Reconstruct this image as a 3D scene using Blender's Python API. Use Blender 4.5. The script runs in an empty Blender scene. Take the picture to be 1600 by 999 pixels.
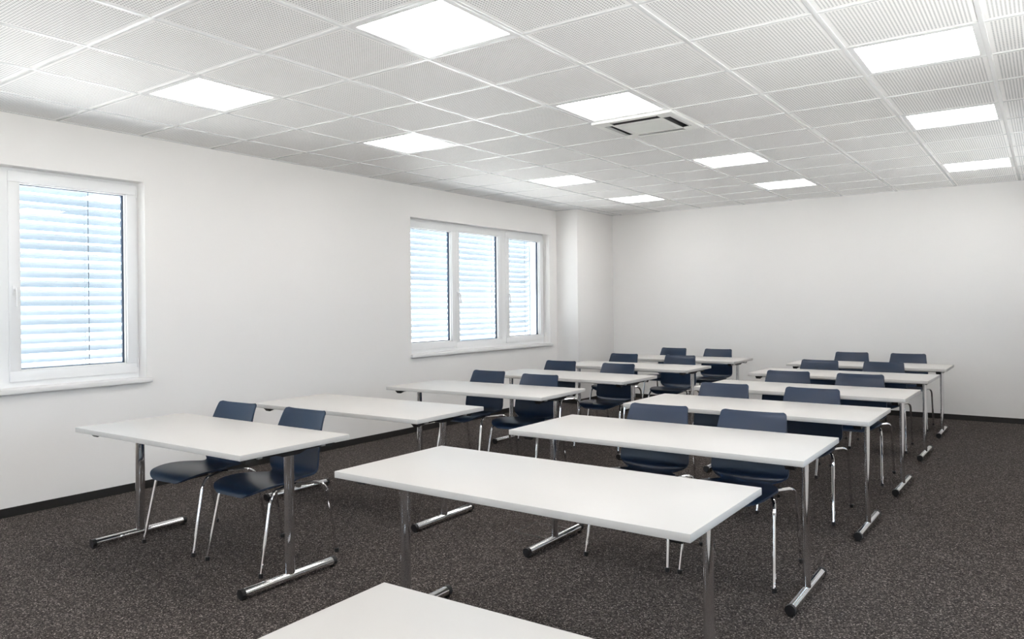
import bpy, bmesh, math, random
from mathutils import Vector, Matrix, Euler
random.seed(7)
S = bpy.context.scene
COL = S.collection
PI = math.pi

# ------------------------------------------------------------------ camera
F_PX, CX, CY, YAW, ROLL, CAMH = 1186.12, 763.44, 477.72, 0.6357, -0.0104, 1.4183
cd = bpy.data.cameras.new('camera'); cam = bpy.data.objects.new('camera', cd); COL.objects.link(cam)
cd.sensor_fit = 'HORIZONTAL'; cd.sensor_width = 36.0; cd.lens = F_PX / 1600 * 36.0
cd.shift_x = (800 - CX) / 1600; cd.shift_y = -(499.5 - CY) / 1600
cd.clip_start = 0.02
_rt = Vector((math.cos(YAW), math.sin(YAW), 0)); _up = Vector((0, 0, 1)); _fw = Vector((-math.sin(YAW), math.cos(YAW), 0))
_c, _s = math.cos(ROLL), math.sin(ROLL)
_r2 = _rt * _c + _up * _s; _u2 = -_rt * _s + _up * _c
cam.matrix_world = Matrix(((_r2.x, _u2.x, -_fw.x, 0), (_r2.y, _u2.y, -_fw.y, 0), (_r2.z, _u2.z, -_fw.z, CAMH), (0, 0, 0, 1)))
S.camera = cam

# ------------------------------------------------------------------ world, exposure
WORLD = 6.0
LAMP = 10.8
SUN = 42.0
w = bpy.data.worlds.new('sky'); S.world = w; w.use_nodes = True
bg = w.node_tree.nodes['Background']; bg.inputs[0].default_value = (0.74, 0.87, 1.0, 1); bg.inputs[1].default_value = WORLD
sd = bpy.data.lights.new('added_sun', 'SUN'); sd.energy = SUN; sd.angle = math.radians(1.5); sd.color = (1.0, 0.93, 0.85)
added_sun = bpy.data.objects.new('added_sun', sd); COL.objects.link(added_sun); added_sun.location = (-12, -20, 30)
added_sun.rotation_euler = (math.radians(38), 0, 0)        # towards +Y and down along the walls; added for ground bounce onto ceiling
vs = S.view_settings
vs.view_transform = 'Standard'; vs.look = 'None'; vs.gamma = 1; vs.use_curve_mapping = False
vs.exposure = 0.0

# ------------------------------------------------------------------ materials
def mat(name, col, rough=0.5, metal=0.0, spec=0.5, noise=None, bump=None, emit=None):
    m = bpy.data.materials.new(name); m.use_nodes = True
    nt = m.node_tree; b = nt.nodes['Principled BSDF']
    b.inputs['Base Color'].default_value = (*col, 1); b.inputs['Roughness'].default_value = rough
    b.inputs['Metallic'].default_value = metal; b.inputs['Specular IOR Level'].default_value = spec
    if emit:
        b.inputs['Emission Color'].default_value = (*emit[0], 1); b.inputs['Emission Strength'].default_value = emit[1]
    if noise or bump:
        tc = nt.nodes.new('ShaderNodeTexCoord')
    if noise:                       # (scale, amount)
        n = nt.nodes.new('ShaderNodeTexNoise'); n.inputs['Scale'].default_value = noise[0]; n.inputs['Detail'].default_value = 4
        nt.links.new(tc.outputs['Object'], n.inputs['Vector'])
        r = nt.nodes.new('ShaderNodeMapRange'); a = noise[1]
        r.inputs[3].default_value = 1 - a; r.inputs[4].default_value = 1 + a
        nt.links.new(n.outputs['Fac'], r.inputs[0])
        mx = nt.nodes.new('ShaderNodeVectorMath'); mx.operation = 'SCALE'; mx.inputs[0].default_value = col
        nt.links.new(r.outputs[0], mx.inputs['Scale']); nt.links.new(mx.outputs[0], b.inputs['Base Color'])
    if bump:                        # (scale, strength, distance)
        n = nt.nodes.new('ShaderNodeTexNoise'); n.inputs['Scale'].default_value = bump[0]; n.inputs['Detail'].default_value = 3
        nt.links.new(tc.outputs['Object'], n.inputs['Vector'])
        bp = nt.nodes.new('ShaderNodeBump'); bp.inputs['Strength'].default_value = bump[1]; bp.inputs['Distance'].default_value = bump[2]
        nt.links.new(n.outputs['Fac'], bp.inputs['Height']); nt.links.new(bp.outputs[0], b.inputs['Normal'])
    return m

M = {}
M['wall'] = mat('wall_paint', (0.86, 0.838, 0.818), 0.85, spec=0.2, noise=(1.5, 0.01), bump=(180, 0.25, 0.001))
M['rail'] = mat('ceiling_rail_white', (0.82, 0.82, 0.82), 0.20, spec=0.5)
M['panel_plain'] = mat('ceiling_paint', (0.86, 0.85, 0.84), 0.7, spec=0.3)
M['pvc'] = mat('window_white', (0.85, 0.85, 0.85), 0.3, spec=0.5)
M['sill'] = mat('sill_white', (0.82, 0.81, 0.80), 0.35, spec=0.5)
M['top'] = mat('tabletop_laminate', (0.565, 0.545, 0.522), 0.40, spec=0.45, bump=(900, 0.06, 0.0003))
M['chrome'] = mat('chrome', (0.80, 0.80, 0.81), 0.07, metal=1.0)
M['alu'] = mat('satin_aluminium', (0.72, 0.73, 0.74), 0.28, metal=1.0)
M['black'] = mat('black_plastic', (0.012, 0.012, 0.013), 0.42)
M['base'] = mat('baseboard_black', (0.012, 0.011, 0.010), 0.6, noise=(60, 0.3))
M['shell'] = mat('navy_shell', (0.006, 0.021, 0.053), 0.34, spec=0.5, bump=(700, 0.10, 0.0004))
M['slat'] = mat('blind_slat', (0.39, 0.46, 0.52), 0.5, spec=0.4)
M['cord'] = mat('blind_cord', (0.10, 0.14, 0.20), 0.8)
M['spacer'] = mat('glazing_spacer', (0.010, 0.035, 0.085), 0.4)
M['diff'] = mat('lamp_diffuser', (0.9, 0.9, 0.9), 0.4, emit=((1.0, 0.965, 0.935), LAMP))
M['acwhite'] = mat('air_conditioner_white', (0.80, 0.80, 0.77), 0.4)
M['acgrille'] = mat('air_conditioner_grille', (0.72, 0.72, 0.69), 0.6)
M['dark'] = mat('slot_shade', (0.03, 0.03, 0.03), 0.7)
M['metal_dark'] = mat('grey_metal', (0.30, 0.29, 0.27), 0.35, metal=1.0)
M['render_out'] = mat('outside_render', (0.70, 0.72, 0.74), 0.9, noise=(2, 0.05))
M['ground_out'] = mat('outside_paving', (0.72, 0.71, 0.69), 0.9, noise=(3, 0.08))
M['post_out'] = mat('outside_steel', (0.42, 0.46, 0.50), 0.6)

def glass_mat():
    m = bpy.data.materials.new('window_glass'); m.use_nodes = True; nt = m.node_tree
    nt.nodes.remove(nt.nodes['Principled BSDF']); out = nt.nodes['Material Output']
    t = nt.nodes.new('ShaderNodeBsdfTransparent'); t.inputs[0].default_value = (0.965, 0.975, 0.98, 1)
    g = nt.nodes.new('ShaderNodeBsdfGlossy'); g.inputs['Roughness'].default_value = 0.02
    fr = nt.nodes.new('ShaderNodeLayerWeight'); pw = nt.nodes.new('ShaderNodeMath'); pw.operation = 'POWER'; pw.inputs[1].default_value = 5
    ad = nt.nodes.new('ShaderNodeMath'); ad.operation = 'MULTIPLY_ADD'; ad.inputs[1].default_value = .9; ad.inputs[2].default_value = .035
    nt.links.new(fr.outputs['Facing'], pw.inputs[0]); nt.links.new(pw.outputs[0], ad.inputs[0])
    mx = nt.nodes.new('ShaderNodeMixShader')
    nt.links.new(ad.outputs[0], mx.inputs[0]); nt.links.new(t.outputs[0], mx.inputs[1]); nt.links.new(g.outputs[0], mx.inputs[2])
    nt.links.new(mx.outputs[0], out.inputs[0]); return m
M['glass'] = glass_mat()

def panel_mat():
    """white steel ceiling panel with a field of small punched holes (object coordinates, panel centre = origin)"""
    m = bpy.data.materials.new('perforated_panel'); m.use_nodes = True; nt = m.node_tree; b = nt.nodes['Principled BSDF']
    N = nt.nodes.new; L = nt.links.new
    tc = N('ShaderNodeTexCoord'); sp = N('ShaderNodeSeparateXYZ'); L(tc.outputs['Object'], sp.inputs[0])
    def mth(op, a, bb=None):
        n = N('ShaderNodeMath'); n.operation = op
        for i, v in enumerate((a, bb)):
            if v is None: continue
            if isinstance(v, (int, float)): n.inputs[i].default_value = v
            else: L(v, n.inputs[i])
        return n.outputs[0]
    P = 0.0166
    res = []
    for ax in (0, 1):
        v = sp.outputs[ax]
        u = mth('FRACT', mth('DIVIDE', mth('ADD', v, 0.0), P))
        d = mth('ABSOLUTE', mth('SUBTRACT', u, 0.5))           # 0 at hole centre
        inside = mth('LESS_THAN', mth('ABSOLUTE', v), P * 17)
        res.append((d, inside))
    r = mth('SQRT', mth('ADD', mth('POWER', res[0][0], 2.0), mth('POWER', res[1][0], 2.0)))
    hole = mth('MULTIPLY', mth('LESS_THAN', r, 0.27), mth('MULTIPLY', res[0][1], res[1][1]))
    mx = N('ShaderNodeMix'); mx.data_type = 'RGBA'; L(hole, mx.inputs['Factor'])
    mx.inputs['A'].default_value = (0.93, 0.915, 0.90, 1); mx.inputs['B'].default_value = (0.36, 0.36, 0.36, 1)
    L(mx.outputs['Result'], b.inputs['Base Color']); b.inputs['Roughness'].default_value = 0.6
    b.inputs['Specular IOR Level'].default_value = 0.3
    return m
M['panel'] = panel_mat()

def carpet_mat():
    m = bpy.data.materials.new('carpet'); m.use_nodes = True; nt = m.node_tree; b = nt.nodes['Principled BSDF']
    N = nt.nodes.new; L = nt.links.new
    tc = N('ShaderNodeTexCoord')
    vo = N('ShaderNodeTexVoronoi'); vo.inputs['Scale'].default_value = 190; L(tc.outputs['Object'], vo.inputs['Vector'])
    bw = N('ShaderNodeSeparateColor'); L(vo.outputs['Color'], bw.inputs[0])
    cr = N('ShaderNodeValToRGB'); e = cr.color_ramp.elements
    e[0].position = 0.0; e[0].color = (0.020, 0.017, 0.015, 1)
    e[1].position = 1.0; e[1].color = (0.38, 0.33, 0.30, 1)
    for p, c in ((0.35, (0.046, 0.039, 0.036)), (0.65, (0.082, 0.070, 0.065)), (0.88, (0.135, 0.115, 0.107))):
        k = e.new(p); k.color = (*c, 1)
    L(bw.outputs[0], cr.inputs[0])
    # faint hue wander between fibres and broad tone wander
    n2 = N('ShaderNodeTexNoise'); n2.inputs['Scale'].default_value = 26; n2.inputs['Detail'].default_value = 5; L(tc.outputs['Object'], n2.inputs['Vector'])
    mr = N('ShaderNodeMapRange'); mr.inputs[3].default_value = 0.72; mr.inputs[4].default_value = 1.06; L(n2.outputs['Fac'], mr.inputs[0])
    mx = N('ShaderNodeVectorMath'); mx.operation = 'SCALE'; L(cr.outputs[0], mx.inputs[0]); L(mr.outputs[0], mx.inputs['Scale'])
    L(mx.outputs[0], b.inputs['Base Color'])
    b.inputs['Roughness'].default_value = 1.0; b.inputs['Specular IOR Level'].default_value = 0.1
    bp = N('ShaderNodeBump'); bp.inputs['Strength'].default_value = 0.5; bp.inputs['Distance'].default_value = 0.003
    L(bw.outputs[1], bp.inputs['Height']); L(bp.outputs[0], b.inputs['Normal'])
    return m
M['carpet'] = carpet_mat()

# ------------------------------------------------------------------ helpers
def add_box(bm, x0, x1, y0, y1, z0, z1, bev=0.0, seg=2):
    r = bmesh.ops.create_cube(bm, size=1.0)
    vs_ = r['verts']
    bmesh.ops.scale(bm, vec=(abs(x1 - x0), abs(y1 - y0), abs(z1 - z0)), verts=vs_)
    bmesh.ops.translate(bm, vec=((x0 + x1) / 2, (y0 + y1) / 2, (z0 + z1) / 2), verts=vs_)
    if bev:
        es = list({e for v in vs_ for e in v.link_edges})
        bmesh.ops.bevel(bm, geom=es, offset=bev, segments=seg, affect='EDGES', profile=0.5)

def add_tube(bm, pts, r, n=10, caps=True, rx=None):
    """sweep a circle (or an ellipse r x rx) along points"""
    pts = [Vector(p) for p in pts]; rings = []
    t0 = (pts[1] - pts[0]).normalized()
    a = Vector((1, 0, 0)) if abs(t0.x) < 0.9 else Vector((0, 1, 0))
    u = (a - t0 * a.dot(t0)).normalized()
    for i, p in enumerate(pts):
        t = (pts[min(i + 1, len(pts) - 1)] - pts[max(i - 1, 0)]).normalized()
        u = (u - t * u.dot(t)).normalized(); v = t.cross(u)
        rings.append([bm.verts.new(p + u * math.cos(2 * PI * k / n) * (rx or r) + v * math.sin(2 * PI * k / n) * r) for k in range(n)])
    for A, B in zip(rings, rings[1:]):
        for k in range(n):
            bm.faces.new((A[k], A[(k + 1) % n], B[(k + 1) % n], B[k]))
    if caps:
        bm.faces.new(list(reversed(rings[0]))); bm.faces.new(rings[-1])

def smooth_path(pts, rad=0.03, seg=6):
    """round the inner corners of a polyline"""
    pts = [Vector(p) for p in pts]; out = [pts[0]]
    for a, b, c in zip(pts, pts[1:], pts[2:]):
        d1 = (a - b); d2 = (c - b); k = min(rad, d1.length * .49, d2.length * .49)
        p0 = b + d1.normalized() * k; p2 = b + d2.normalized() * k
        for i in range(seg + 1):
            t = i / seg; out.append(p0 * (1 - t) ** 2 + b * 2 * t * (1 - t) + p2 * t * t)
    out.append(pts[-1]); return out

def mesh_of(name, bm, m, smooth=True, angle=35):
    me = bpy.data.meshes.new(name)
    bmesh.ops.recalc_face_normals(bm, faces=bm.faces[:])
    bm.to_mesh(me); bm.free(); me.materials.append(M[m] if isinstance(m, str) else m)
    if smooth:
        me.polygons.foreach_set('use_smooth', [True] * len(me.polygons)); me.set_sharp_from_angle(angle=math.radians(angle))
    return me
def link(name, me, parent=None, loc=(0, 0, 0), rotz=0):
    o = bpy.data.objects.new(name, me); COL.objects.link(o)
    if parent is not None: o.parent = parent
    o.location = loc; o.rotation_euler = (0, 0, rotz); return o
def obj(name, bm, m, parent=None, loc=(0, 0, 0), smooth=True, angle=35):
    return link(name, mesh_of(name, bm, m, smooth, angle), parent, loc)
def tag(o, label=None, cat=None, group=None, kind=None):
    for k, v in (('label', label), ('category', cat), ('group', group), ('kind', kind)):
        if v: o[k] = v
    return o
def box(name, dims, m, parent=None, bev=0.0, loc=(0, 0, 0)):
    bm = bmesh.new(); add_box(bm, *dims, bev=bev); return obj(name, bm, m, parent, loc)
def empty(name, loc, rotz=0):
    o = bpy.data.objects.new(name, None); COL.objects.link(o); o.location = loc; o.rotation_euler = (0, 0, rotz)
    o.empty_display_size = 0.1; return o
def dup(root, loc, rotz):
    r = root.copy(); COL.objects.link(r); r.location = loc; r.rotation_euler = (0, 0, rotz)
    for ch in root.children:
        c = ch.copy(); COL.objects.link(c); c.parent = r
        for g in ch.children:
            d = g.copy(); COL.objects.link(d); d.parent = c
    return r

# ------------------------------------------------------------------ room
XL, XR, YF, YB, ZC = -5.763, 0.62, 10.588, -2.5, 2.7836
PX, PY = -5.415, 9.487          # the pier in the far left corner
TH = 0.36                       # wall thickness
struct = lambda o: tag(o, kind='structure')

struct(box('floor', (XL - TH, XR + .2, YB - .2, YF + .2, -0.12, 0), 'carpet'))
W_OFF = [-6.06, 0.0]            # the near window repeats the far one
OY0, OY1, OZ0, OZ1 = 6.345, 9.29, 0.845, 2.425
bm = bmesh.new()
x0, x1 = XL - TH, XL
add_box(bm, x0, x1, YB - .2, YF + .2, -0.12, OZ0)
add_box(bm, x0, x1, YB - .2, YF + .2, OZ1, ZC + .25)
ys = [YB - .2] + [v for o in W_OFF for v in (OY0 + o, OY1 + o)] + [YF + .2]
for a, b in zip(ys[::2], ys[1::2]): add_box(bm, x0, x1, a, b, OZ0, OZ1)
struct(obj('wall_left', bm, 'wall', smooth=False))
struct(box('wall_far', (XL, XR + .2, YF, YF + .2, -0.12, ZC + .25), 'wall'))
ADDED_RW_OFF = [-4.55, 0.40]     # windows added in the unseen opposite wall to brighten the ceiling
bm = bmesh.new()
add_box(bm, XR, XR + TH, YB - .2, YF, -0.12, OZ0); add_box(bm, XR, XR + TH, YB - .2, YF, OZ1, ZC + .25)
ys = [YB - .2] + [v for o in ADDED_RW_OFF for v in (OY0 + o, OY1 + o)] + [YF]
for a, b in zip(ys[::2], ys[1::2]): add_box(bm, XR, XR + TH, a, b, OZ0, OZ1)
struct(obj('wall_right', bm, 'wall', smooth=False))
ADDED_BW_X = [-4.10, -1.03]           # centres of windows added behind the viewpoint for more room light
bm = bmesh.new(); hw = (OY1 - OY0) / 2
add_box(bm, XL, XR, YB - TH, YB, -0.12, OZ0); add_box(bm, XL, XR, YB - TH, YB, OZ1, ZC + .25)
xs = [XL] + [v for c in ADDED_BW_X for v in (c - hw, c + hw)] + [XR]
for a, b in zip(xs[::2], xs[1::2]): add_box(bm, a, b, YB - TH, YB, OZ0, OZ1)
struct(obj('wall_back', bm, 'wall', smooth=False))
struct(box('wall_pier', (XL, PX, PY, YF, 0, ZC + .02), 'wall', bev=0.003))
BH, BT = 0.062, 0.012
struct(box('baseboard_left', (XL, XL + BT, YB, PY, 0, BH), 'base'))
struct(box('baseboard_far', (PX, XR, YF - BT, YF, 0, BH), 'base'))
struct(box('baseboard_right', (XR - BT, XR, YB, YF - BT, 0, BH), 'base'))
struct(box('baseboard_back', (XL + BT, XR - BT, YB, YB + BT, 0, BH), 'base'))
bm = bmesh.new(); add_box(bm, XL + BT, PX + BT, PY - BT, PY, 0, BH); add_box(bm, PX, PX + BT, PY, YF - BT, 0, BH)
struct(obj('baseboard_pier', bm, 'base'))

# ------------------------------------------------------------------ ceiling: slab, rails, panels, lights
T = 0.625; GX, GY = -3.3798, 1.9424
i0, i1, j0, j1 = -4, 9, -8, 14
LIGHTS = [(i, j) for i in (-2, 1) for j in (-6, -2, 1, 4, 8, 11)] + [(i, j) for i in (4,) for j in (-6, -2, 1, 4, 7, 11)]
AC = (1, 5)
ceil = struct(box('ceiling', (XL - .05, XR + .05, YB - .05, YF + .05, ZC + .03, ZC + .2), 'panel_plain'))
clamp = lambda v, a, b: max(a, min(b, v))
def grid_x(i): return clamp(GX + i * T, XL, XR)
def grid_y(j): return clamp(GY + j * T, YB, YF)
RH = 0.012
for i in range(i0 + 1, i1 + 1):                 # main rails along the room
    x = GX + i * T
    if XL + .02 < x < XR - .02: box('grid_rail', (x - RH, x + RH, YB, YF, ZC, ZC + .034), 'rail', ceil, bev=0.0015)
for j in range(j0 + 1, j1 + 1):                 # cross rails, one length from wall to wall, a hair above the main rails
    y = GY + j * T
    if YB + .02 < y < YF - .02: box('grid_rail', (XL, XR, y - RH, y + RH, ZC + .0006, ZC + .033), 'rail', ceil, bev=0.0015)
bm = bmesh.new()                                # wall angle all round
for d in ((XL, XL + .02, YB, PY), (XR - .02, XR, YB, YF), (PX, XR, YF - .02, YF), (XL, XR, YB, YB + .02), (XL, PX + .02, PY - .02, PY), (PX, PX + .02, PY, YF)):
    add_box(bm, *d, ZC, ZC + .02)
obj('wall_angle', bm, 'rail', ceil)
PH = 0.004                                      # panels sit just above the rail flange
bm = bmesh.new(); h = T / 2 - RH + .001
add_box(bm, -h, h, -h, h, 0, .012, bev=.0012, seg=1); me_panel = mesh_of('ceiling_panel', bm, 'panel', smooth=False)
for i in range(i0, i1 + 1):
    for j in range(j0, j1 + 1):
        if (i, j) in LIGHTS or (i, j) == AC: continue
        a, b, c, d = GX + i * T, GX + (i + 1) * T, GY + j * T, GY + (j + 1) * T
        cx, cy = (a + b) / 2, (c + d) / 2
        if a >= XL and b <= XR and c >= YB and d <= YF:
            link('ceiling_panel', me_panel, ceil, (cx, cy, ZC + PH))
        else:                                   # cut panels along the walls
            a2, b2, c2, d2 = max(a, XL), min(b, XR), max(c, YB), min(d, YF)
            if b2 - a2 < .03 or d2 - c2 < .03: continue
            box('ceiling_panel', (a2 - cx + RH, b2 - cx - RH, c2 - cy + RH, d2 - cy - RH, 0, .012), 'panel', ceil, loc=(cx, cy, ZC + PH))

def make_light():
    root = empty('ceiling_light', (0, 0, 0))
    bm = bmesh.new(); o = T / 2 - RH; n = o - .030
    for d in ((-o, o, -o, -n), (-o, o, n, o), (-o, -n, -n, n), (n, o, -n, n)): add_box(bm, *d, 0, .02)
    obj('frame', bm, 'rail', root)
    box('diffuser', (-n, n, -n, n, .006, .014), 'diff', root)
    return root
ROWN = {-2: {1: 'first and largest', 4: 'second', 8: 'third', 11: 'farthest'},
        1: {1: 'first and largest', 4: 'second, beside the air conditioner', 8: 'third', 11: 'farthest'},
        4: {4: 'first and largest', 7: 'second', 11: 'farthest'}}
pl = make_light(); first = True
for (i, j) in LIGHTS:
    loc = (GX + (i + .5) * T, GY + (j + .5) * T, ZC + .002)
    if first: o = pl; o.location = loc; first = False
    else: o = dup(pl, loc, 0)
    tag(o, 'lit square ceiling panel light outside the picture', 'ceiling light', 'square ceiling lights')

# the lights in view, each by its line and its place in it
ln = {-2: 'line of lights next to the window wall', 1: 'middle line of lights', 4: 'right-hand line of lights'}
for o in [o for o in COL.objects if o.name.startswith('ceiling_light')]:
    i = round((o.location.x - GX) / T - .5); j = round((o.location.y - GY) / T - .5)
    if i in ROWN and j in ROWN[i]: o['label'] = 'lit square light, %s, in the %s' % (ROWN[i][j], ln[i])

# ceiling cassette of the air conditioner
ac = empty('air_conditioner', (GX + (AC[0] + .5) * T, GY + (AC[1] + .5) * T, ZC - .016))
tag(ac, 'square white air conditioner cassette with dark louvre slots set in the ceiling', 'air conditioner')
o = T / 2 + .004
bm = bmesh.new(); s1, sl = .274, .190
for d in ((-o, o, -o, -s1), (-o, o, s1, o), (-o, -s1, -s1, s1), (s1, o, -s1, s1)): add_box(bm, *d, 0, .005, bev=.002)
for sx in (-1, 1):
    for sy in (-1, 1): add_box(bm, *sorted((sx * sl, sx * s1)), *sorted((sy * sl, sy * s1)), .0005, .005)
for d in ((-o, o, -o, -o + .02), (-o, o, o - .02, o), (-o, -o + .02, -o + .02, o - .02), (o - .02, o, -o + .02, o - .02)): add_box(bm, *d, .005, .03)
obj('casing', bm, 'acwhite', ac)
bm = bmesh.new(); add_box(bm, -.29, .29, -.29, .29, .030, .034); add_box(bm, -.202, .202, -.202, .202, .0004, .030)
obj('slot_shade_fill', bm, 'dark', ac)  # near-black fill, the shade inside the slots put into its colour
bm = bmesh.new()
for d in ((-.20, .20, -.20, -.16), (-.20, .20, .16, .20), (-.20, -.16, -.16, .16), (.16, .20, -.16, .16)): add_box(bm, *d, -.003, .0003)
obj('grille_frame', bm, 'acwhite', ac)
bm = bmesh.new()
for k in range(20):
    y = -.155 + k * .0163; add_box(bm, -.16, .16, y, y + .009, -.002, 0)
add_box(bm, -.16, .16, -.16, .16, 0, .0003); obj('grille', bm, 'acgrille', ac)
for k in range(4):
    bm = bmesh.new(); add_box(bm, -.18, .18, -.008, .008, -.001, .001)
    bmesh.ops.rotate(bm, cent=(0, 0, 0), matrix=Matrix.Rotation(math.radians(-25), 3, 'X'), verts=bm.verts[:])
    bmesh.ops.translate(bm, vec=(0, -.262, .006), verts=bm.verts[:])
    bmesh.ops.rotate(bm, cent=(0, 0, 0), matrix=Matrix.Rotation(k * PI / 2, 3, 'Z'), verts=bm.verts[:])
    obj('louvre', bm, 'acwhite', ac)

# ------------------------------------------------------------------ windows and blinds
FX = XL - .11                   # room-side face of the window frames
def window(n, off):
    y0, y1 = OY0 + off, OY1 + off
    root = struct(empty('window_%d' % n, (FX, (y0 + y1) / 2, OZ0 + .03)))
    ox, oy, oz = FX, (y0 + y1) / 2, OZ0 + .03
    R = lambda a, b, c, d, e, f: (a - ox, b - ox, c - oy, d - oy, e - oz, f - oz)
    # fixed frame: outer ring and two mullions
    zb, zt = OZ0 + .03, OZ1
    sashes = [(6.375, 7.275, .915, 2.403, .075), (7.283, 8.262, .900, 2.412, .071), (8.345, 9.27, .915, 2.403, .075)]
    sashes = [(a + off, b + off, c, d, e) for a, b, c, d, e in sashes]
    bm = bmesh.new()
    add_box(bm, *R(FX - .07, FX, y0, y1, zb, .935)); add_box(bm, *R(FX - .07, FX, y0, y1, 2.385, zt))
    add_box(bm, *R(FX - .07, FX, y0, sashes[0][0] + .02, .935, 2.385)); add_box(bm, *R(FX - .07, FX, sashes[2][1] - .02, y1, .935, 2.385))
    add_box(bm, *R(FX - .07, FX, sashes[0][1] - .02, sashes[1][0] + .02, .935, 2.385)); add_box(bm, *R(FX - .07, FX, sashes[1][1] - .02, sashes[2][0] + .02, .935, 2.385))
    obj('frame', bm, 'pvc', root)
    for q, (a, b, c, d, st) in enumerate(sashes):
        bm = bmesh.new(); xo, xi = FX - .06, FX + (.014 if q != 1 else .004)
        for e in ((a, b, c, c + st), (a, b, d - st, d), (a, a + st, c + st, d - st), (b - st, b, c + st, d - st)):
            add_box(bm, *R(xo, xi, *e), bev=.004)
        # sloped glazing bead
        for e in ((a + st, b - st, c + st, c + st + .008), (a + st, b - st, d - st - .008, d - st), (a + st, a + st + .008, c + st, d - st), (b - st - .008, b - st, c + st, d - st)):
            add_box(bm, *R(FX - .03, FX - .006, *e), bev=.002)
        sash = obj('sash', bm, 'pvc', root)
        g0, g1, h0, h1 = a + st, b - st, c + st, d - st
        box('pane', R(FX - .036, FX - .032, g0, g1, h0, h1), 'glass', sash)
        box('pane', R(FX - .060, FX - .056, g0, g1, h0, h1), 'glass', sash)
        bm = bmesh.new()
        for e in ((g0, g1, h0, h0 + .012), (g0, g1, h1 - .012, h1), (g0, g0 + .014, h0 + .012, h1 - .012), (g1 - .014, g1, h0 + .012, h1 - .012)):
            add_box(bm, *R(FX - .056, FX - .036, *e))
        obj('spacer', bm, 'spacer', sash)
        if q != 0:
            hy = a + .034; hz = 1.56
            bm = bmesh.new(); add_box(bm, *R(xi, xi + .010, hy - .014, hy + .014, hz - .035, hz + .035), bev=.004)
            add_tube(bm, [(xi + .01 - ox, hy - oy, hz + .008 - oz), (xi + .035 - ox, hy - oy, hz + .008 - oz)], .008, 10)
            p = smooth_path([(xi + .035 - ox, hy - oy, hz + .018 - oz), (xi + .042 - ox, hy - oy, hz - .02 - oz), (xi + .046 - ox, hy - oy, hz - .115 - oz)], .02)
            add_tube(bm, p, .007, 10, rx=.010); obj('handle', bm, 'pvc', sash)
    # hinge covers on the opening casement
    bm = bmesh.new()
    for z in (2.30, .955): add_box(bm, *R(FX, FX + .016, sashes[2][1] + .001, sashes[2][1] + .013, z, z + .07), bev=.003)
    obj('hinge_cover', bm, 'pvc', root)
    bm = bmesh.new(); add_box(bm, *R(FX - .03, XL + .002, y0, y1, OZ0 + .0005, OZ0 + .0295))
    add_box(bm, *R(XL + .0005, XL + .038, y0 - .02, y1 + .035, OZ0 - .004, OZ0 + .03), bev=.004)
    obj('sill', bm, 'sill', root)
    return root

def slat_mesh(L):
    bm = bmesh.new(); prof = []
    Wd = .080; N = 8; tilt = math.radians(34)
    for k in range(N + 1):
        u = (k / N - .5) * Wd; z = .007 * (1 - (2 * k / N - 1) ** 2)
        prof.append((u * math.cos(tilt) - z * math.sin(tilt), u * math.sin(tilt) + z * math.cos(tilt)))
    th = .0012
    top = [[bm.verts.new((x, y, z)) for y in (-L / 2, L / 2)] for x, z in prof]
    bot = [[bm.verts.new((x, y, z - th)) for y in (-L / 2, L / 2)] for x, z in prof]
    for k in range(N):
        bm.faces.new((top[k][0], top[k + 1][0], top[k + 1][1], top[k][1])); bm.faces.new((bot[k][0], bot[k][1], bot[k + 1][1], bot[k + 1][0]))
        for s in (0, 1): bm.faces.new((top[k][s], bot[k][s], bot[k + 1][s], top[k + 1][s]))
    for k in (0, N): bm.faces.new((top[k][0], top[k][1], bot[k][1], bot[k][0]))
    return mesh_of('slat', bm, 'slat', angle=50)
SL = 2.80; me_slat = slat_mesh(SL)
BX = XL - .285
def blind(off, sh, cords, label):
    yc = 6.38 + SL / 2 + off + sh
    root = tag(empty('venetian_blind', (BX, yc, .86)), label, 'blind', 'outdoor venetian blinds')
    for k in range(21):
        o = link('slat', me_slat, root, (0, 0, .05 + k * .0705)); o.rotation_euler = (0, math.radians(random.uniform(-3, 3)), 0)
    box('bottom_rail', (-.035, .035, -SL / 2, SL / 2, -.005, .012), 'slat', root, bev=.003)
    for y in cords:
        bm = bmesh.new()
        for x in (-.031, .031): add_box(bm, x - .0011, x + .0011, y - yc - .0022, y - yc + .0022, .01, 1.54)
        obj('ladder_cord', bm, 'cord', root)
    for s in (-1, 1):
        box('guide_rail', (-.012, .012, s * (SL / 2 + .022) - .009, s * (SL / 2 + .022) + .009, 0, 1.56), 'slat', root)
    return root
for n in (0, 1):
    window(n + 1, W_OFF[n])
    blind(W_OFF[n], (.12, 0)[n], ((2.91, 1.9, .75), (9.03, 8.23, 7.35, 6.55))[n], ('pale outdoor slatted blind behind the near window at the left edge', 'pale outdoor slatted blind behind the three-part far window')[n])

for n, off in enumerate(ADDED_RW_OFF):
    r = window(n + 3, off); r.location.x = XR + .11; r.rotation_euler.z = PI  # unseen right-hand window, added for its daylight
b = blind(0, 0, (9.03, 8.23, 7.35, 6.55), 'added slatted blind dimming the added far window in the right-hand wall, outside the picture')
b.location.x = XR + .285; b.location.y += .40; b.rotation_euler.z = PI  # unseen blind, added to hold back light near the far wall
for n, x in enumerate(ADDED_BW_X):
    r = window(n + 5, 0); r.location = (x, YB - .11, r.location.z); r.rotation_euler.z = PI / 2  # unseen back window, added to lighten the room

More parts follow.
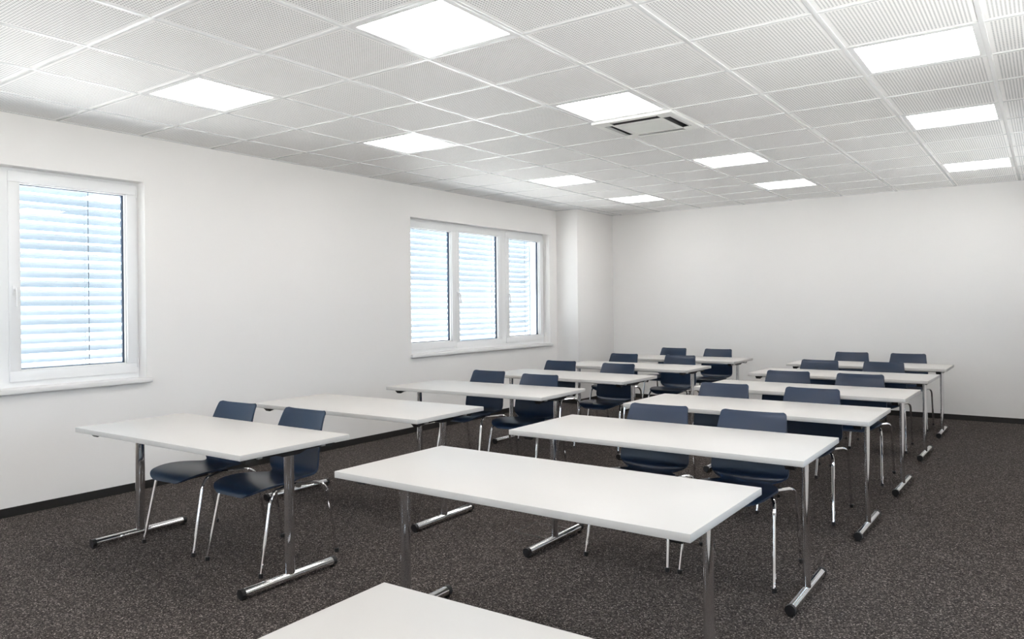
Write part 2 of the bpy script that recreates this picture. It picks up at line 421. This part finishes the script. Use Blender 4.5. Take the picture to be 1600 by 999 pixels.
# outside
struct(box('ground', (-60, 60, -50, 70, -1.2, -1.0), 'ground_out'))
t = tag(empty('neighbouring_building', (-22, 6, -1.0)), 'pale building outside, faintly seen between the slats of the near window', 'building')
box('wall', (-3, 3, -9, 3, 0, 2.2), 'render_out', t); box('roof', (-3.2, 3.2, -9.2, 3.2, 2.2, 2.35), 'post_out', t)
for k in range(4): box('window', (3.0, 3.03, -8 + k * 2.8, -6.6 + k * 2.8, .6, 1.7), 'post_out', t)
tag(box('steel_post', (-9.06, -8.94, 4.02, 4.14, -1.0, 1.95), 'post_out', bev=.01), 'grey outdoor post seen through the near window blind', 'post')

# ------------------------------------------------------------------ tables
TL, TD, TZ, TT = 1.575, .71, .72, .028
def make_table():
    root = empty('folding_table', (0, 0, 0))
    bm = bmesh.new(); add_box(bm, -TL / 2, TL / 2, -TD / 2, TD / 2, TZ - TT, TZ, bev=.0025)
    obj('tabletop', bm, 'top', root, angle=25)
    ix = TL / 2 - .078
    for s in (-1, 1):
        x = s * ix
        bm = bmesh.new(); n = 28                 # oval chrome column with a flared weld at the foot
        prof = [(.036, 1.12), (.050, 1.04), (.060, 1.0), (TZ - TT - .03, 1.0)]
        rings = [[bm.verts.new((x + .0165 * k * math.cos(2 * PI * q / n), .0305 * k * math.sin(2 * PI * q / n), z)) for q in range(n)] for z, k in prof]
        for A, B in zip(rings, rings[1:]):
            for q in range(n): bm.faces.new((A[q], A[(q + 1) % n], B[(q + 1) % n], B[q]))
        bm.faces.new(rings[-1]); obj('leg', bm, 'chrome', root)
        bm = bmesh.new(); add_tube(bm, [(x, -.285, .030), (x, .285, .030)], .0222, 24)
        foot = obj('foot', bm, 'chrome', root)
        for e in (-1, 1):
            bm = bmesh.new(); add_tube(bm, [(x, e * .284, .030), (x, e * .300, .030), (x, e * .306, .030)], .0238, 20)
            add_box(bm, x - .012, x + .012, e * .288 - .010, e * .288 + .010, 0, .014)
            obj('end_cap', bm, 'black', foot)
        # black swivel bracket under the top
        bm = bmesh.new(); zt = TZ - TT; hw = .021
        pr = [(-.30, zt), (-.298, zt - .012), (-.275, zt - .033), (-.235, zt - .024), (-.10, zt - .020), (-.05, zt - .036), (.05, zt - .036), (.10, zt - .020), (.235, zt - .024), (.275, zt - .033), (.298, zt - .012), (.30, zt)]
        A = [bm.verts.new((x - hw, y, z)) for y, z in pr]; B = [bm.verts.new((x + hw, y, z)) for y, z in pr]
        bm.faces.new(A); bm.faces.new(list(reversed(B)))
        for q in range(len(pr)): bm.faces.new((A[q], A[(q + 1) % len(pr)], B[(q + 1) % len(pr)], B[q]))
        obj('bracket', bm, 'black', root, smooth=False)
    for y in (-.205, .205):
        box('rail', (-ix - .035, ix + .035, y - .014, y + .014, TZ - TT - .019, TZ - TT - .0005), 'alu', root, bev=.003)
    return root
TABLES = {  # name: (x, y, degrees, label)
 'T1': (-3.875, 2.53, .7, 'white table nearest in the row along the windows, two blue-backed chairs behind it'),
 'T2': (-3.925, 3.82, 1.6, 'white table without chairs, second from the front in the window row'),
 'T3': (-3.88, 5.17, 1.6, 'white table third from the front in the window row, two dark chairs behind it'),
 'T4': (-3.865, 6.57, -1.3, 'white table fourth from the front in the window row'),
 'T5': (-3.83, 7.95, -.8, 'white table last but one in the window row'),
 'T6': (-3.80, 9.34, 0, 'white table farthest back in the window row, in front of the far wall'),
 'B0': (-.565, 1.055, 1.6, 'white tabletop cut off by the bottom edge of the picture'),
 'B1': (-1.665, 2.56, 0, 'large white table in the middle foreground without chairs of its own'),
 'B2': (-1.66, 3.85, .2, 'white table just behind the large foreground one, first with chairs in the right-hand row'),
 'B3': (-1.627, 5.205, -.4, 'white table second with chairs in the right-hand row'),
 'B4': (-1.61, 6.485, -.9, 'white table third with chairs in the right-hand row'),
 'B5': (-1.63, 7.97, -1.2, 'white table last but one in the right-hand row'),
 'B6': (-1.63, 9.34, -.4, 'white table farthest back in the right-hand row, in front of the far wall'),
}
pt = make_table(); first = True
for k, (x, y, a, lab) in TABLES.items():
    if first: o = pt; o.location = (x, y, 0); o.rotation_euler = (0, 0, math.radians(a)); first = False
    else: o = dup(pt, (x, y, 0), math.radians(a))
    tag(o, lab, 'table', 'white folding tables')

# ------------------------------------------------------------------ chairs
def catmull(P, n):
    out = []
    for i in range(len(P) - 1):
        p0 = P[max(i - 1, 0)]; p1 = P[i]; p2 = P[i + 1]; p3 = P[min(i + 2, len(P) - 1)]
        for k in range(n):
            t = k / n
            out.append(tuple(.5 * (2 * b + (c - a) * t + (2 * a - 5 * b + 4 * c - d) * t * t + (3 * b - a - 3 * c + d) * t ** 3) for a, b, c, d in zip(p0, p1, p2, p3)))
    out.append(P[-1]); return out
# y, z, half width, sideways dish (edge forward on the back, edge up on the seat)
PROF = [(-.278, .402, .105, .0), (-.272, .418, .148, .0), (-.250, .434, .183, .001), (-.215, .443, .201, .003), (-.150, .448, .212, .006), (-.080, .446, .213, .009),
        (-.010, .441, .196, .011), (.045, .437, .158, .012), (.085, .437, .136, .010), (.115, .441, .146, .010), (.140, .451, .178, .012), (.158, .468, .202, .014), (.170, .495, .211, .017),
        (.180, .540, .210, .020), (.192, .600, .206, .021), (.208, .670, .197, .020), (.230, .735, .187, .018), (.246, .775, .182, .016), (.254, .790, .180, .015), (.259, .801, .174, .014), (.2615, .806, .160, .014)]
def chair_shell():
    P = catmull(PROF, 3); NU = 12; TH_ = .011
    grid = []
    for i, (y, z, hw, dish) in enumerate(P):
        a = P[max(i - 1, 0)]; b = P[min(i + 1, len(P) - 1)]
        t = Vector((0, b[0] - a[0], b[1] - a[1])).normalized(); nrm = Vector((0, -t.z, t.y))   # towards the sitter
        row = []
        for k in range(NU + 1):
            u = 2 * k / NU - 1; u = math.copysign(abs(u) ** .85, u)
            row.append(Vector((hw * u, y, z)) + nrm * dish * (abs(u) ** 2.2))
        grid.append(row)
    n, m_ = len(grid), NU + 1
    nor = [[None] * m_ for _ in range(n)]
    for i in range(n):
        for k in range(m_):
            du = grid[i][min(k + 1, NU)] - grid[i][max(k - 1, 0)]; dv = grid[min(i + 1, n - 1)][k] - grid[max(i - 1, 0)][k]
            nor[i][k] = du.cross(dv).normalized()
    def part(name, r0, r1):
        V, Nn, Fc = [], [], []
        def put(p, q): V.append(p); Nn.append(q); return len(V) - 1
        A = {}; B = {}
        for i in range(r0, r1 + 1):
            for k in range(m_):
                A[i, k] = put(grid[i][k] + nor[i][k] * TH_ / 2, nor[i][k]); B[i, k] = put(grid[i][k] - nor[i][k] * TH_ / 2, -nor[i][k])
        for i in range(r0, r1):
            for k in range(NU):
                Fc.append((A[i, k], A[i, k + 1], A[i + 1, k + 1], A[i + 1, k])); Fc.append((B[i, k], B[i + 1, k], B[i + 1, k + 1], B[i, k + 1]))
        def rim(seq, out_dir, flip):
            prev = None
            for (i, k) in seq:
                d = out_dir(i, k)
                q = (put(V[A[i, k]], (d + nor[i][k] * .35).normalized()), put(V[B[i, k]], (d - nor[i][k] * .35).normalized()))
                if prev: Fc.append((prev[0], q[0], q[1], prev[1]) if flip else (prev[0], prev[1], q[1], q[0]))
                prev = q
        rim([(i, 0) for i in range(r0, r1 + 1)], lambda i, k: (grid[i][0] - grid[i][1]).normalized(), True)
        rim([(i, NU) for i in range(r0, r1 + 1)], lambda i, k: (grid[i][NU] - grid[i][NU - 1]).normalized(), False)
        if r0 == 0: rim([(0, k) for k in range(m_)], lambda i, k: (grid[0][k] - grid[1][k]).normalized(), False)
        if r1 == n - 1: rim([(r1, k) for k in range(m_)], lambda i, k: (grid[r1][k] - grid[r1 - 1][k]).normalized(), True)
        me = bpy.data.meshes.new(name); me.from_pydata([tuple(v) for v in V], [], Fc); me.materials.append(M['shell'])
        me.polygons.foreach_set('use_smooth', [True] * len(me.polygons))
        me.normals_split_custom_set_from_vertices([tuple(q) for q in Nn]); return me
    cut = 27
    return part('seat', 0, cut), part('backrest', cut, n - 1)
def make_chair():
    root = empty('chair', (0, 0, 0))
    seat, back = chair_shell()
    link('seat', seat, root); link('backrest', back, root)
    zt = .421
    for sx in (-1, 1):
        paths = ([(.240, -.262, .012), (.224, -.185, .385), (.212, -.150, .424), (.150, -.020, zt), (.120, .03, zt)],
                 [(.244, .262, .012), (.238, .195, .385), (.226, .155, .424), (.150, .050, zt), (.118, .0, zt)])
        for p in paths:
            bm = bmesh.new(); add_tube(bm, smooth_path([(sx * a, b, c) for a, b, c in p], .035, 5), .0095, 10)
            leg = obj('leg', bm, 'chrome', root)
            bm = bmesh.new(); x, y, _ = p[0]
            add_tube(bm, [(sx * x, y, 0), (sx * x, y, .010), (sx * (x - .0006), y * .995, .022)], .0125, 12)
            obj('foot_glide', bm, 'black', leg)
    bm = bmesh.new()
    add_box(bm, -.13, .13, -.012, .035, zt - .004, zt + .010, bev=.003)
    add_box(bm, -.10, .10, -.06, .07, zt + .004, zt + .012, bev=.002)
    obj('mount', bm, 'black', root)
    return root
CH = []   # x, y, degrees, label
def pair(xa, ya, xb, yb, da, db, la, lb): CH.extend([(xa, ya, da, la), (xb, yb, db, lb)])
pair(-4.20, 2.73, -3.58, 2.75, 3, 0, 'blue-backed chair at the window side of the nearest window-row table', 'blue-backed chair at the aisle side of the nearest window-row table')
pair(-4.205, 5.455, -3.58, 5.37, 0, 2, 'dark shell chair at window side of third window-row table', 'dark shell chair at aisle side of third window-row table')
pair(-4.255, 6.85, -3.55, 6.80, 2, 0, 'dark shell chair at window side of fourth window-row table', 'dark shell chair at aisle side of fourth window-row table')
pair(-4.20, 8.24, -3.48, 8.28, -1, 3, 'dark shell chair at window side of fifth window-row table', 'dark shell chair at aisle side of fifth window-row table')
pair(-4.16, 9.66, -3.53, 9.66, -3, 0, 'dark shell chair at window side of the farthest window-row table', 'dark shell chair at aisle side of the farthest window-row table')
pair(-1.885, 4.04, -1.335, 4.06, 2, 1, 'navy shell chair, left one at first occupied table of right-hand row', 'navy shell chair, right one at first occupied table of right-hand row')
pair(-1.98, 5.44, -1.35, 5.43, 0, 0, 'navy shell chair, left one at second occupied table of right-hand row', 'navy shell chair, right one at second occupied table of right-hand row')
pair(-1.86, 6.75, -1.28, 6.74, 1, 0, 'dark shell chair, left one at third occupied table of right-hand row', 'dark shell chair, right one at third occupied table of right-hand row')
pair(-1.945, 8.24, -1.33, 8.24, -1, 2, 'dark shell chair, left one at last but one table of right-hand row', 'dark shell chair, right one at last but one table of right-hand row')
pair(-1.91, 9.72, -1.315, 9.72, 1, 0, 'dark shell chair, left one at farthest table of right-hand row', 'dark shell chair, right one at farthest table of right-hand row')
pc = make_chair(); first = True
for x, y, a, lab in CH:
    if first: o = pc; o.location = (x, y, 0); o.rotation_euler = (0, 0, math.radians(a)); first = False
    else: o = dup(pc, (x, y, 0), math.radians(a))
    tag(o, lab, 'chair', 'shell chairs at the tables')

# ------------------------------------------------------------------ floor socket box under the foreground table
fb = tag(empty('floor_socket', (-2.57, 4.03, 0)), 'flush square floor socket lid with thin metal rim in the carpet under foreground table', 'floor socket')
q = .13; bm = bmesh.new()
for d in ((-q, q, -q, -q + .005), (-q, q, q - .005, q), (-q, -q + .005, -q + .005, q - .005), (q - .005, q, -q + .005, q - .005)): add_box(bm, *d, 0, .004)
obj('rim', bm, 'metal_dark', fb)
box('lid', (-q + .006, q - .006, -q + .006, q - .006, 0, .0035), 'carpet', fb)
